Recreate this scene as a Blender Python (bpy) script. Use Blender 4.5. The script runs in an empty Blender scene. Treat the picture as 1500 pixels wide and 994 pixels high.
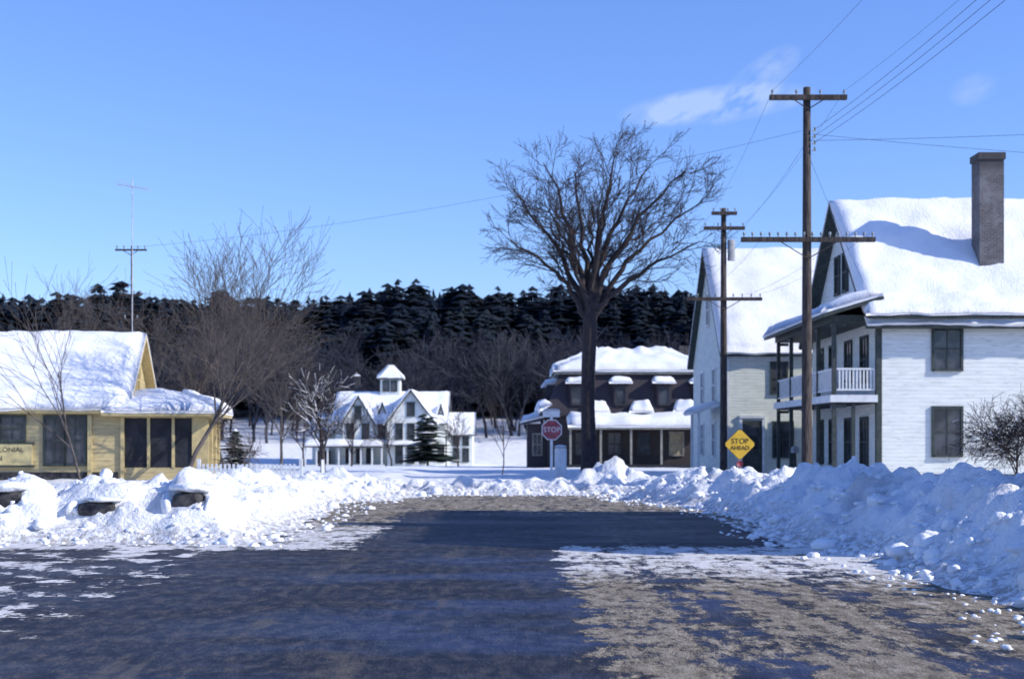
import bpy, math, random
import numpy as np
from mathutils import Vector, Matrix
rnd = random.Random(7)
scene = bpy.context.scene
scene.view_settings.view_transform = 'Standard'
scene.view_settings.look = 'None'
scene.view_settings.exposure = 0

# ------------------------------------------------------------ noise
def _h(ix, iy, seed):
    n = (ix.astype(np.int64)*374761393 + iy.astype(np.int64)*668265263 + seed*974634777) & 0xffffffff
    n = ((n ^ (n >> 13))*1274126177) & 0xffffffff
    n = n ^ (n >> 16)
    return (n & 0xffff)/65535.0
def vn(x, y, seed=0):
    x = np.asarray(x, float); y = np.asarray(y, float)
    ix = np.floor(x); iy = np.floor(y); fx = x-ix; fy = y-iy
    fx = fx*fx*(3-2*fx); fy = fy*fy*(3-2*fy)
    a = _h(ix, iy, seed); b = _h(ix+1, iy, seed); c = _h(ix, iy+1, seed); d = _h(ix+1, iy+1, seed)
    return (a*(1-fx)+b*fx)*(1-fy)+(c*(1-fx)+d*fx)*fy - 0.5
def fbm(x, y, seed=0, o=4):
    s = 0; a = 1; f = 1
    for i in range(o):
        s = s + a*vn(np.asarray(x)*f+13.1*i, np.asarray(y)*f-7.7*i, seed+i); a *= .5; f *= 2.03
    return s
def ss(x, a, b):
    t = np.clip((np.asarray(x, float)-a)/(b-a), 0, 1); return t*t*(3-2*t)

# ------------------------------------------------------------ materials
class NT:
    def __init__(s, name):
        s.m = bpy.data.materials.new(name); s.m.use_nodes = True
        s.t = s.m.node_tree; s.b = s.t.nodes['Principled BSDF']
    def n(s, typ, **kw):
        nd = s.t.nodes.new(typ)
        for k, v in kw.items(): setattr(nd, k, v)
        return nd
    def l(s, a, b): s.t.links.new(a, b)
    def noise(s, vec, scale, detail=4, rough=.55):
        nd = s.n('ShaderNodeTexNoise'); nd.inputs['Scale'].default_value = scale
        nd.inputs['Detail'].default_value = detail; nd.inputs['Roughness'].default_value = rough
        if vec is not None: s.l(vec, nd.inputs['Vector'])
        return nd.outputs['Fac']
    def math(s, op, a, b=None, clamp=False):
        nd = s.n('ShaderNodeMath', operation=op); nd.use_clamp = clamp
        for i, v in enumerate((a, b)):
            if v is None: continue
            if isinstance(v, (int, float)): nd.inputs[i].default_value = v
            else: s.l(v, nd.inputs[i])
        return nd.outputs[0]
    def sm(s, v, a, b, c=0., d=1.):
        nd = s.n('ShaderNodeMapRange', interpolation_type='SMOOTHSTEP')
        s.l(v, nd.inputs['Value'])
        nd.inputs['From Min'].default_value = a; nd.inputs['From Max'].default_value = b
        nd.inputs['To Min'].default_value = c; nd.inputs['To Max'].default_value = d
        return nd.outputs['Result']
    def mix(s, f, a, b):
        nd = s.n('ShaderNodeMix', data_type='RGBA')
        if isinstance(f, float): nd.inputs[0].default_value = f
        else: s.l(f, nd.inputs[0])
        for i, v in ((6, a), (7, b)):
            if isinstance(v, tuple): nd.inputs[i].default_value = (*v, 1)
            else: s.l(v, nd.inputs[i])
        return nd.outputs[2]
    def pos(s): return s.n('ShaderNodeNewGeometry').outputs['Position']
    def scl(s, vec, v):
        nd = s.n('ShaderNodeVectorMath', operation='MULTIPLY'); s.l(vec, nd.inputs[0]); nd.inputs[1].default_value = v
        return nd.outputs[0]
    def bump(s, h, st, dist=.05):
        nd = s.n('ShaderNodeBump'); nd.inputs['Strength'].default_value = st; nd.inputs['Distance'].default_value = dist
        s.l(h, nd.inputs['Height']); s.l(nd.outputs[0], s.b.inputs['Normal'])
    def col(s, c):
        if isinstance(c, tuple): s.b.inputs['Base Color'].default_value = (*c, 1)
        else: s.l(c, s.b.inputs['Base Color'])
    def rough(s, r):
        if isinstance(r, float): s.b.inputs['Roughness'].default_value = r
        else: s.l(r, s.b.inputs['Roughness'])

def simple(name, c1, c2, scale=3., rough=.8, bump=0., stretch=(1, 1, 1), spec=.3):
    t = NT(name); v = t.scl(t.pos(), stretch); f = t.noise(v, scale, 3)
    t.col(t.mix(t.sm(f, .35, .65), c1, c2)); t.rough(rough)
    t.b.inputs['Specular IOR Level'].default_value = spec
    if bump: t.bump(f, bump)
    return t.m

def mk_snow():
    t = NT('snow'); p = t.pos()
    f = t.noise(p, 1.2, 4); g = t.noise(p, 14, 3)
    t.col(t.mix(t.sm(f, .3, .7), (.81, .82, .84), (.89, .89, .89))); t.rough(.7)
    t.b.inputs['Specular IOR Level'].default_value = .2
    t.bump(t.math('ADD', g, t.math('MULTIPLY', f, 2.)), .5, .06)
    return t.m
M_snow = mk_snow()

def mk_ground():
    # snow cover, a little road sand ploughed into the bank feet
    t = NT('ground_snow'); p = t.pos()
    sep = t.n('ShaderNodeSeparateXYZ'); t.l(p, sep.inputs[0])
    f = t.noise(p, .9, 4); g = t.noise(p, 9, 4, .7); big = t.noise(p, .55, 5, .7)
    base = t.mix(t.sm(f, .3, .7), (.77, .78, .80), (.88, .88, .88))
    low = t.sm(sep.outputs['Z'], .03, .5, 1, 0)
    near = t.sm(sep.outputs['Y'], 44, 50, 1, 0)
    dirt = t.math('MULTIPLY', t.math('MULTIPLY', near, low), t.sm(g, .43, .58))
    streak = t.math('MULTIPLY', t.sm(big, .50, .68), t.math('MULTIPLY', near, .5))
    dirt = t.math('MAXIMUM', t.math('MULTIPLY', dirt, .85), streak)
    t.col(t.mix(dirt, base, (.36, .33, .30))); t.rough(.75)
    t.b.inputs['Specular IOR Level'].default_value = .2
    t.bump(t.math('ADD', g, t.math('MULTIPLY', f, 2.)), .8, .10)
    return t.m
M_ground = mk_ground()

def mk_road():
    t = NT('road_asphalt'); p = t.pos()
    sep = t.n('ShaderNodeSeparateXYZ'); t.l(p, sep.inputs[0]); X = sep.outputs['X']; Y = sep.outputs['Y']
    n1 = t.noise(t.scl(p, (1, .10, 1)), 1.8, 5, .65)          # wheel marks, long in the travel direction
    n2 = t.noise(p, 1.3, 6, .72)
    n3 = t.noise(t.scl(p, (1, .45, 1)), 6, 5, .75)
    n4 = t.noise(t.scl(p, (.5, 1, 1)), .55, 5, .65)
    fine = t.noise(p, 40, 3, .7)
    cov = t.math('ADD', t.math('MULTIPLY', n1, .25), t.math('ADD', t.math('MULTIPLY', n2, .42), t.math('MULTIPLY', n3, .33)))
    wob = t.math('MULTIPLY', t.math('SUBTRACT', n2, .5), 1.1)
    def rut(xc, skew, w):
        c = t.math('ADD', t.math('MULTIPLY', t.math('SUBTRACT', Y, 14.), skew), xc)
        dd = t.math('ABSOLUTE', t.math('SUBTRACT', t.math('ADD', X, wob), c))
        return t.sm(dd, w*.4, w*1.5, 1, 0)
    right = t.math('MULTIPLY', t.sm(t.math('ADD', X, wob), .2, 1.0), t.sm(t.math('ADD', Y, t.math('MULTIPLY', n2, 3.)), 22.5, 25.5, 1, 0))
    far = t.math('MULTIPLY', t.sm(t.math('ADD', Y, t.math('MULTIPLY', n4, 8.)), 33, 38), .95)
    edgeL = t.math('MULTIPLY', t.sm(Y, 20.4, 21.7), t.sm(X, -3.0, -1.5, .95, 0))
    mound = t.math('MULTIPLY', t.sm(X, -4.9, -3.4, 1, 0), t.sm(n2, .46, .60, .2, 1.0))
    edgeR = t.sm(X, 3.8, 4.7)
    edgeL2 = t.math('MULTIPLY', t.sm(X, -4.0, -3.0, 1, 0), t.sm(Y, 22, 24))
    ev = t.math('ADD', t.sm(n4, .50, .75, 0, .40), 0.10)
    z = t.math('MAXIMUM', t.math('MAXIMUM', right, far), t.math('MAXIMUM', t.math('MAXIMUM', edgeL, edgeR), t.math('MAXIMUM', mound, t.math('MAXIMUM', ev, edgeL2))))
    thr = t.math('SUBTRACT', .70, t.math('MULTIPLY', z, .258))
    ruts = t.math('MAXIMUM', t.math('MAXIMUM', rut(1.9, -.01, .34), rut(2.9, -.12, .12)), rut(3.7, -.02, .26))
    thr = t.math('ADD', thr, t.math('MULTIPLY', t.math('MULTIPLY', ruts, t.sm(Y, 16, 20, 1, .2)), .085))
    m = t.sm(t.math('SUBTRACT', cov, thr), -.025, .035)
    # snow versus sand within that cover
    w = t.math('ADD', t.math('MULTIPLY', t.sm(Y, 14.5, 19), .34), t.math('MULTIPLY', t.sm(X, 2, 4.8), .08))
    w = t.math('ADD', w, t.math('MULTIPLY', t.math('MULTIPLY', t.sm(X, -4.9, -3.4, 1, 0), t.sm(Y, 19.5, 20.8, 1, .2)), .40))
    w = t.math('MULTIPLY', w, t.sm(Y, 24, 30, 1, .3))
    sn = t.sm(t.math('ADD', t.math('ADD', t.math('MULTIPLY', n3, .8), t.math('MULTIPLY', n2, .5)), w), .76, 1.08)
    sand = t.mix(t.sm(n3, .35, .65), (.11, .088, .06), (.42, .36, .27))
    sand = t.mix(t.sm(fine, .45, .62), sand, (.21, .175, .13))
    cover = t.mix(sn, sand, (.73, .71, .68))
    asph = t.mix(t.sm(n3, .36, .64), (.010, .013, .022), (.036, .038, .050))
    blue = t.math('MULTIPLY', t.sm(n4, .42, .60), t.math('MULTIPLY', t.sm(X, -3.5, -.5, .15, 1), t.sm(Y, 19, 22, 1, .1)))  # fades out over the mid-road band, whose shade is partly put into colour
    asph = t.mix(blue, asph, t.mix(t.sm(n3, .36, .64), (.020, .030, .072), (.042, .058, .12)))  # sky reflection on the wet asphalt painted in as blue
    grit = t.math('MULTIPLY', t.sm(t.math('ADD', t.math('MULTIPLY', n3, .5), t.math('MULTIPLY', fine, .5)), .51, .59), t.sm(X, -3, 0, .75, .35))
    asph = t.mix(grit, asph, (.14, .115, .085))
    asph = t.mix(t.math('MULTIPLY', t.sm(n1, .54, .64), t.math('MULTIPLY', t.sm(n2, .4, .6), .65)), asph, (.13, .11, .085))
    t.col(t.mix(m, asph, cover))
    t.rough(t.math('ADD', t.sm(n4, .35, .65, .65, .48), t.math('MULTIPLY', m, .3)))
    t.b.inputs['Specular IOR Level'].default_value = .22
    t.bump(t.math('ADD', t.math('MULTIPLY', m, 1.5), t.math('ADD', t.math('MULTIPLY', n3, 1.2), t.math('MULTIPLY', fine, .6))), .75, .05)
    return t.m
M_road = mk_road()

def mk_clap(name, c, c2, dirt):
    t = NT(name); p = t.pos()
    sep = t.n('ShaderNodeSeparateXYZ'); t.l(p, sep.inputs[0])
    fr = t.math('FRACT', t.math('MULTIPLY', sep.outputs['Z'], 1/.14))
    n = t.noise(t.scl(p, (.6, .6, 3.5)), 1.6, 5, .65); g = t.noise(t.scl(p, (1, 1, 8)), 2.5, 3)
    base = t.mix(t.sm(n, .35, .7), c, c2)
    base = t.mix(t.math('MULTIPLY', t.sm(g, .52, .72), .6), base, dirt)
    base = t.mix(t.sm(fr, .0, .12, .35, 0), base, dirt)
    t.col(base); t.rough(.6)
    t.bump(fr, 1., -.02)
    return t.m
M_white = mk_clap('white_clapboard', (.80, .81, .76), (.68, .70, .66), (.42, .45, .42))
M_cream = mk_clap('cream_clapboard', (.68, .70, .62), (.57, .60, .53), (.36, .39, .35))
M_yellow = mk_clap('yellow_clapboard', (.54, .43, .21), (.42, .34, .18), (.24, .20, .12))
M_slate = mk_clap('mansard_slate', (.040, .030, .036), (.025, .022, .028), (.015, .015, .02))
M_brown = mk_clap('brown_siding', (.045, .032, .032), (.03, .024, .026), (.018, .016, .018))
M_trimw = simple('white_trim', (.74, .75, .74), (.62, .63, .63), 4, .55)
M_trimo = simple('old_ivory_trim', (.34, .32, .27), (.22, .21, .19), 4, .6)
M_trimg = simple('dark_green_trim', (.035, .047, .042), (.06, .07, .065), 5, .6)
M_trimy = simple('yellow_trim', (.58, .46, .22), (.46, .37, .19), 4, .6)
M_roof = simple('roof_board', (.07, .07, .08), (.11, .11, .12), 6, .8)
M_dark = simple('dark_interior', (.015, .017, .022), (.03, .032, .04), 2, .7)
M_wood = simple('weathered_pole_wood', (.035, .028, .026), (.09, .072, .062), 4, .85, .4, (5, 5, .6))
M_bark = simple('elm_bark', (.030, .024, .027), (.06, .048, .046), 5, .9, .5, (4, 4, .8))
M_bark2 = simple('bare_twig_bark', (.075, .062, .056), (.13, .11, .10), 3, .9)
M_bark3 = simple('woodland_bark', (.022, .024, .036), (.044, .043, .054), .6, .9)
def mk_pine():
    t = NT('pine_foliage'); p = t.pos(); f = t.noise(p, .09, 3, .6)
    t.col(t.mix(t.sm(f, .4, .62), (.017, .024, .036), (.025, .032, .040))); t.rough(1.); t.b.inputs['Specular IOR Level'].default_value = 0  # slight blue haze over the distant pines put into the foliage colour
    return t.m
M_pine = mk_pine()
M_ever = simple('evergreen_foliage', (.015, .028, .022), (.04, .055, .042), 1.5, .9)
M_metal = simple('galvanised_metal', (.35, .36, .38), (.5, .5, .52), 6, .5)
M_wire = simple('wire_rubber', (.03, .04, .07), (.05, .06, .09), 6, .6)
M_insul = simple('insulator_glass', (.18, .22, .24), (.3, .34, .36), 6, .3)
M_stone = simple('granite', (.02, .02, .025), (.075, .07, .068), 6, .85, .6)
M_red = simple('faded_red_paint', (.26, .05, .07), (.36, .10, .11), 4, .5)
M_yel = simple('yellow_sign_paint', (.80, .50, .05), (.70, .42, .05), 4, .45)
M_yboard = simple('yellow_board', (.60, .50, .24), (.48, .40, .2), 4, .6)
M_black = simple('black_paint', (.02, .02, .02), (.04, .04, .04), 6, .5)
M_grey = simple('grey_paint', (.25, .26, .27), (.35, .36, .37), 6, .6)
M_curtain = simple('lit_curtain', (.45, .38, .25), (.3, .25, .18), 3, .8)

def mk_glass():
    t = NT('window_glass'); p = t.pos(); f = t.noise(p, 1.3, 3)
    t.col(t.mix(t.sm(f, .4, .6), (.018, .022, .03), (.07, .075, .085))); t.rough(.12)
    t.b.inputs['Specular IOR Level'].default_value = .6
    t.bump(f, .15, .05)
    return t.m
M_glass = mk_glass()
def mk_brick():
    t = NT('chimney_brick')
    tc = t.n('ShaderNodeTexCoord').outputs['Object']
    sep = t.n('ShaderNodeSeparateXYZ'); t.l(tc, sep.inputs[0])
    cb = t.n('ShaderNodeCombineXYZ'); t.l(t.math('ADD', sep.outputs['X'], sep.outputs['Y']), cb.inputs[0]); t.l(sep.outputs['Z'], cb.inputs[1])
    b = t.n('ShaderNodeTexBrick'); t.l(cb.outputs[0], b.inputs['Vector'])
    b.inputs['Scale'].default_value = 1.; b.inputs['Brick Width'].default_value = .22; b.inputs['Row Height'].default_value = .08
    b.inputs['Mortar Size'].default_value = .012
    b.inputs['Color1'].default_value = (.115, .095, .095, 1); b.inputs['Color2'].default_value = (.07, .06, .065, 1); b.inputs['Mortar'].default_value = (.15, .15, .15, 1)
    n = t.noise(tc, 1.7, 6, .7)
    c = t.mix(t.sm(n, .42, .68, 0, .8), b.outputs['Color'], (.21, .205, .21))
    c = t.mix(t.sm(sep.outputs['Z'], 11.2, 12.2, 0, .75), c, (.03, .028, .03))
    t.col(c); t.rough(.9); t.bump(b.outputs['Fac'], -.4, .02)
    return t.m
M_brick = mk_brick()

# ------------------------------------------------------------ mesh helpers
def mesh_obj(name, V, F, mat, parent=None, smooth=False, loc=(0, 0, 0)):
    me = bpy.data.meshes.new(name)
    if isinstance(V, np.ndarray): V = V.tolist()
    if isinstance(F, np.ndarray): F = F.tolist()
    me.from_pydata(V, [], F); me.update()
    if smooth: me.polygons.foreach_set('use_smooth', [True]*len(me.polygons))
    me.materials.append(mat)
    ob = bpy.data.objects.new(name, me); scene.collection.objects.link(ob)
    ob.location = loc
    if parent: ob.parent = parent
    return ob

def boxVF(x0, x1, y0, y1, z0, z1):
    V = [(x0, y0, z0), (x1, y0, z0), (x1, y1, z0), (x0, y1, z0), (x0, y0, z1), (x1, y0, z1), (x1, y1, z1), (x0, y1, z1)]
    F = [(3, 2, 1, 0), (4, 5, 6, 7), (0, 1, 5, 4), (1, 2, 6, 5), (2, 3, 7, 6), (3, 0, 4, 7)]
    return V, F

class Tubes:
    def __init__(s): s.V = []; s.F = []; s.n = 0
    def add(s, pts, rad, k=4, cap=False):
        pts = np.asarray(pts, float); n = len(pts); rad = np.broadcast_to(np.asarray(rad, float), (n,))
        T = np.gradient(pts, axis=0); T /= (np.linalg.norm(T, axis=1, keepdims=True)+1e-9)
        ref = np.array([1., .13, .07]) if abs(T[0][2]) > .7 else np.array([.05, .1, 1.])
        U = np.cross(T, ref); U /= (np.linalg.norm(U, axis=1, keepdims=True)+1e-9); W = np.cross(T, U)
        a = np.arange(k)*2*math.pi/k
        ring = pts[:, None, :]+rad[:, None, None]*(np.cos(a)[None, :, None]*U[:, None, :]+np.sin(a)[None, :, None]*W[:, None, :])
        s.V.append(ring.reshape(-1, 3))
        for i in range(n-1):
            b0 = s.n+i*k; b1 = b0+k
            for j in range(k):
                j2 = (j+1) % k; s.F.append((b0+j, b0+j2, b1+j2, b1+j))
        if cap:
            s.F.append(tuple(s.n+j for j in range(k))); s.F.append(tuple(s.n+(n-1)*k+j for j in range(k)))
        s.n += n*k
    def obj(s, name, mat, parent=None, loc=(0, 0, 0), smooth=True):
        return mesh_obj(name, np.vstack(s.V), s.F, mat, parent, smooth, loc)

class Group:
    def __init__(s, name, loc, rot=0):
        s.e = bpy.data.objects.new(name, None); scene.collection.objects.link(s.e)
        s.e.location = loc; s.e.rotation_euler = (0, 0, rot); s.e.empty_display_size = .5
        s.seed = rnd.randint(0, 9999)
    def box(s, name, x0, x1, y0, y1, z0, z1, mat, bev=0):
        V, F = boxVF(x0, x1, y0, y1, z0, z1); o = mesh_obj(name, V, F, mat, s.e)
        return o
    def boxes(s, name, L, mat):
        V = []; F = []
        for b in L:
            v, f = boxVF(*b); n = len(V); V += v; F += [tuple(i+n for i in q) for q in f]
        return mesh_obj(name, V, F, mat, s.e)
    def poly(s, name, V, F, mat, smooth=False): return mesh_obj(name, V, F, mat, s.e, smooth)
    def slab(s, name, q, th, mat):
        q = [Vector(p) for p in q]; n = (q[1]-q[0]).cross(q[3]-q[0]).normalized()
        if n.z < 0: n = -n
        V = [tuple(p) for p in q]+[tuple(p-n*th) for p in q]
        F = [(0, 1, 2, 3), (7, 6, 5, 4), (0, 4, 5, 1), (1, 5, 6, 2), (2, 6, 7, 3), (3, 7, 4, 0)]
        return s.poly(name, V, F, mat)
    def snow(s, name, q, th=.28, res=.35, rag=.12, edge=.3):
        s.seed += 1
        q = [np.array(p, float) for p in q]
        L = max(np.linalg.norm(q[1]-q[0]), np.linalg.norm(q[2]-q[3])); H = max(np.linalg.norm(q[3]-q[0]), np.linalg.norm(q[2]-q[1]))
        nu = max(6, int(L/res)); nv = max(5, int(H/res))
        u = np.linspace(0, 1, nu+1); v = np.linspace(0, 1, nv+1)
        # denser near the borders
        U, Vv = np.meshgrid(.5-.5*np.cos(u*math.pi)*(.25)-(.5-u)*.75, .5-.5*np.cos(v*math.pi)*.25-(.5-v)*.75, indexing='ij')
        U = (U-U.min())/(U.max()-U.min()); Vv = (Vv-Vv.min())/(Vv.max()-Vv.min())
        n = np.cross(q[1]-q[0], q[3]-q[0]); n /= np.linalg.norm(n)
        if n[2] < 0: n = -n
        P = ((1-U)*(1-Vv))[..., None]*q[0]+(U*(1-Vv))[..., None]*q[1]+(U*Vv)[..., None]*q[2]+((1-U)*Vv)[..., None]*q[3]
        dU = np.minimum(U, 1-U)*L; dV = np.minimum(Vv, 1-Vv)*H
        e = np.sqrt(np.clip(np.minimum(dU, dV)/edge, 0, 1))
        # ragged eave
        d = (q[0]-q[3])/H
        P = P+(fbm(U*L*1.3, Vv*0, s.seed, 3)*rag*(1-Vv)**3)[..., None]*d
        nz = fbm(U*L*.8, Vv*H*.8, s.seed+5, 4)
        hgt = th*(.3+.7*e)*(1+.5*nz)
        top = P+hgt[..., None]*n; bot = P+n*.012
        N = (nu+1)*(nv+1); V = np.vstack([top.reshape(-1, 3), bot.reshape(-1, 3)])
        idx = lambda i, j: i*(nv+1)+j
        F = [(idx(i, j), idx(i+1, j), idx(i+1, j+1), idx(i, j+1)) for i in range(nu) for j in range(nv)]
        F += [tuple(N+k for k in reversed(f)) for f in F]
        for i in range(nu):
            for j in (0, nv): F.append((idx(i, j), idx(i+1, j), N+idx(i+1, j), N+idx(i, j)))
        for j in range(nv):
            for i in (0, nu): F.append((idx(i, j), idx(i, j+1), N+idx(i, j+1), N+idx(i, j)))
        return s.poly(name, V, F, M_snow, True)
    def window(s, x0, x1, z0, z1, y, mt, face='-y', sash=True, lintel=False, glass=None):
        """double hung window on a wall facing -y (at y) or -x (x0,x1 along y; y is the wall x) or +x"""
        f = .09; g = glass or M_glass; nm = 'window'
        def B(a0, a1, d0, d1, b0, b1):   # a along wall, d outwards
            if face == '-y': return (a0, a1, y-d1, y-d0, b0, b1)
            if face == '-x': return (y-d1, y-d0, a0, a1, b0, b1)
            return (y+d0, y+d1, a0, a1, b0, b1)
        L = [B(x0-f, x0, .002, .07, z0-f, z1+f), B(x1, x1+f, .002, .07, z0-f, z1+f), B(x0, x1, .002, .07, z1, z1+f), B(x0, x1, .002, .11, z0-f, z0)]
        if sash:
            zm = (z0+z1)/2; xm = (x0+x1)/2
            L += [B(x0, x1, .012, .05, zm-.03, zm+.03), B(xm-.02, xm+.02, .012, .035, z0, zm-.03), B(xm-.02, xm+.02, .012, .035, zm+.03, z1)]
        if lintel: L += [B(x0-f-.06, x1+f+.06, .002, .13, z1+f+.001, z1+f+.12)]
        s.boxes(nm+'_frame', L, mt); s.boxes(nm+'_glass', [B(x0, x1, .001, .01, z0, z1)], g)
    def gable(s, x0, x1, y0, y1, ze, zr, wall, trim, ov=.35, th=.3, axis='x', walls=True, zb=0, res=.35):
        """gabled block; ridge along axis"""
        if walls: s.box('walls', x0, x1, y0, y1, zb, ze, wall)
        if axis == 'x':
            ym = (y0+y1)/2; sl = (zr-ze)/(ym-y0); zo = ze-ov*sl
            for nm, xx, w in (('gable_wall', x0, .15), ('gable_wall', x1-.15, .15)):
                V = [(xx, y0+.01, ze), (xx, y1-.01, ze), (xx, ym, zr-.02), (xx+w, y0+.01, ze), (xx+w, y1-.01, ze), (xx+w, ym, zr-.02)]
                s.poly(nm, V, [(0, 2, 1), (3, 4, 5), (0, 1, 4, 3), (1, 2, 5, 4), (2, 0, 3, 5)], wall)
            for k, (ya, yb) in enumerate(((y0-ov, ym-.004), (y1+ov, ym+.004))):
                q = [(x0-ov, ya, zo+.14), (x1+ov, ya, zo+.14), (x1+ov, yb, zr+.14), (x0-ov, yb, zr+.14)]
                s.slab('roof', q, .13, trim); s.snow('roof_snow', q, th, res)
        else:
            xm = (x0+x1)/2; sl = (zr-ze)/(xm-x0); zo = ze-ov*sl
            for yy in (y0, y1-.15):
                V = [(x0+.01, yy, ze), (x1-.01, yy, ze), (xm, yy, zr-.02), (x0+.01, yy+.15, ze), (x1-.01, yy+.15, ze), (xm, yy+.15, zr-.02)]
                s.poly('gable_wall', V, [(0, 1, 2), (4, 3, 5), (0, 3, 4, 1), (1, 4, 5, 2), (2, 5, 3, 0)], wall)
            for xa, xb in ((x0-ov, xm-.004), (x1+ov, xm+.004)):
                q = [(xa, y0-ov, zo+.14), (xa, y1+ov, zo+.14), (xb, y1+ov, zr+.14), (xb, y0-ov, zr+.14)]
                s.slab('roof', q, .13, trim); s.snow('roof_snow', q, th, res)

# ------------------------------------------------------------ ground
def roadd(x, y):
    """signed distance-like value: negative on the ploughed road"""
    hwR = 4.75-ss(y, 31, 41)*1.9; hwL = 4.2-ss(y, 36, 43)*2.0
    dA = np.maximum(np.maximum(x-hwR, -x-hwL), y-42.5)
    dB = np.maximum(y-22.3, x)
    d = np.minimum(dA, dB)
    return d+fbm(x*.45, y*.45, 3, 4)*.9+fbm(x*2.1, y*2.1, 4, 3)*.3
STONES = [(-8.70, .60, .25, .24, .78, .72), (-7.15, .52, .34, .13, 1.15, .66), (-5.60, .58, .27, .23, .72, .70)]
def height(x, y):
    d = roadd(x, y)
    right = ss(x, 1.5, 3.5)
    hbR = 1.0-ss(y, 26, 37)*.32-ss(y, 37, 42)*.35
    hbL = .74-ss(x, -5.6, -4.0)*.30-ss(y, 30, 44)*.22
    hb = hbR*right+hbL*(1-right)
    wd = 2.1*right+1.8*(1-right)
    rise = ss(d, -.05, wd)
    fall = ss(d, wd+.3, wd+3.5)
    lum = fbm(x*.55, y*.55, 11, 3)*.36+(np.abs(fbm(x*1.2, y*1.2, 21, 4))-.18)*.68+fbm(x*3.7, y*3.7, 31, 3)*.17
    mask = rise*(1-ss(y, 46, 60)*.75)*(1-ss(d, 5, 12)*.85)*(.85+.15*right)
    h = hb*rise*(1-fall*.45)*(1-ss(y, 60, 80)*.7)+lum*mask
    h = np.where(d < 0, -.03, np.maximum(h, -.03+ss(d, 0, .2)*.05))
    # snow heaps that have buried the granite blocks on the corner
    for sx, sz, a, b, rx, top in STONES+[(-10.6, 0, 0, 0, 1.1, .7)]:
        r = ((x-sx)/rx)**2+((y-24.25)/.85)**2
        dome = (top+.42)*np.sqrt(np.clip(1-r, 0, 1))*(1+.30*fbm(x*1.7, y*1.7, 41, 4))
        h = np.where(r < 1, np.maximum(h, dome), h)
    for cx, cy, rx, ry, hh in ((3.3, 47, 1.3, 1.5, .6), (7.0, 40, 1.6, 1.5, .15)):
        h = h+hh*np.exp(-(((x-cx)/rx)**2+((y-cy)/ry)**2)**1.5)*(1+.5*fbm(x*2, y*2, 41, 3))*rise
    far = -ss(y, 80, 140)*1.1+ss(y, 152, 198)*4.2+ss(y, 190, 292)*17-ss(y, 320, 900)*14
    far = far+fbm(x*.03, y*.03, 51, 3)*1.2*ss(y, 90, 180)
    return h+far+fbm(x*.25, y*.25, 61, 3)*.1*ss(d, 3, 6)
def H1(x, y): return float(height(np.array([float(x)]), np.array([float(y)]))[0])

def axis(parts):
    a = []
    for lo, hi, st in parts: a += list(np.arange(lo, hi, st))
    a.append(parts[-1][1]); return np.array(a)
xs = axis([(-900, -200, 50), (-200, -60, 7), (-60, -22, 1.0), (-22, -11, .25), (-11, 13, .08), (13, 26, .25), (26, 60, 1.), (60, 200, 7), (200, 900, 50)])
ys = axis([(-300, -20, 20), (-20, 6, 1.), (6, 22, .1), (22, 27, .05), (27, 46, .1), (46, 75, .3), (75, 160, 1.2), (160, 330, 3), (330, 1400, 40)])
X, Y = np.meshgrid(xs, ys, indexing='ij'); Z = height(X, Y)
nx, ny = len(xs), len(ys)
I = np.arange(nx*ny).reshape(nx, ny)
F = np.stack([I[:-1, :-1], I[1:, :-1], I[1:, 1:], I[:-1, 1:]], -1).reshape(-1, 4)
mesh_obj('ground', np.stack([X, Y, Z], -1).reshape(-1, 3), F, M_ground, smooth=True)

xr = np.linspace(-40, 7.5, 191); yr = np.linspace(-30, 46, 305)
X, Y = np.meshgrid(xr, yr, indexing='ij')
Zr = .004+.012*fbm(X*1.1, Y*.3, 71, 3)*0.6
I = np.arange(X.size).reshape(X.shape)
F = np.stack([I[:-1, :-1], I[1:, :-1], I[1:, 1:], I[:-1, 1:]], -1)
keep = ((X < -4.8) & (Y > 26.5))[:-1, :-1]
F = F[~keep].reshape(-1, 4)
mesh_obj('road', np.stack([X, Y, Zr], -1).reshape(-1, 3), F, M_road, smooth=True)

# loose ploughed chunks
import bmesh
bm = bmesh.new(); bmesh.ops.create_icosphere(bm, subdivisions=2, radius=1); IV = np.array([v.co[:] for v in bm.verts]); IF = np.array([[v.index for v in f.verts] for f in bm.faces]); bm.free()
nr = np.random.default_rng(5)
cx = nr.uniform(-12, 9, 12000); cy = nr.uniform(9, 44, 12000); cdd = roadd(cx, cy); czz = height(cx, cy)
V = []; F = []; n = 0; cnt = 0
for x, y, d, zg in zip(cx, cy, cdd, czz):
    if d < -.7 or d > 3.0 or nr.random() > (1.0 if d < 1.5 else .4): continue
    if x < 2 and nr.random() < .3: continue
    s = nr.uniform(.02, .07)*(2.4 if nr.random() < .10 else 1)
    if d < 0: s *= .6
    nzv = 1+.6*(nr.random(len(IV))-.5)
    v = IV*nzv[:, None]*np.array([nr.uniform(.7, 1.4), nr.uniform(.7, 1.4), nr.uniform(.5, 1)])*s+np.array([x, y, zg+s*.1+(.03 if d < .0 else 0)])
    V.append(v); F.append(IF+n); n += len(IV); cnt += 1
    if cnt > 2000: break
mesh_obj('snow_chunks', np.vstack(V), np.vstack(F), M_snow, smooth=True)

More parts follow.
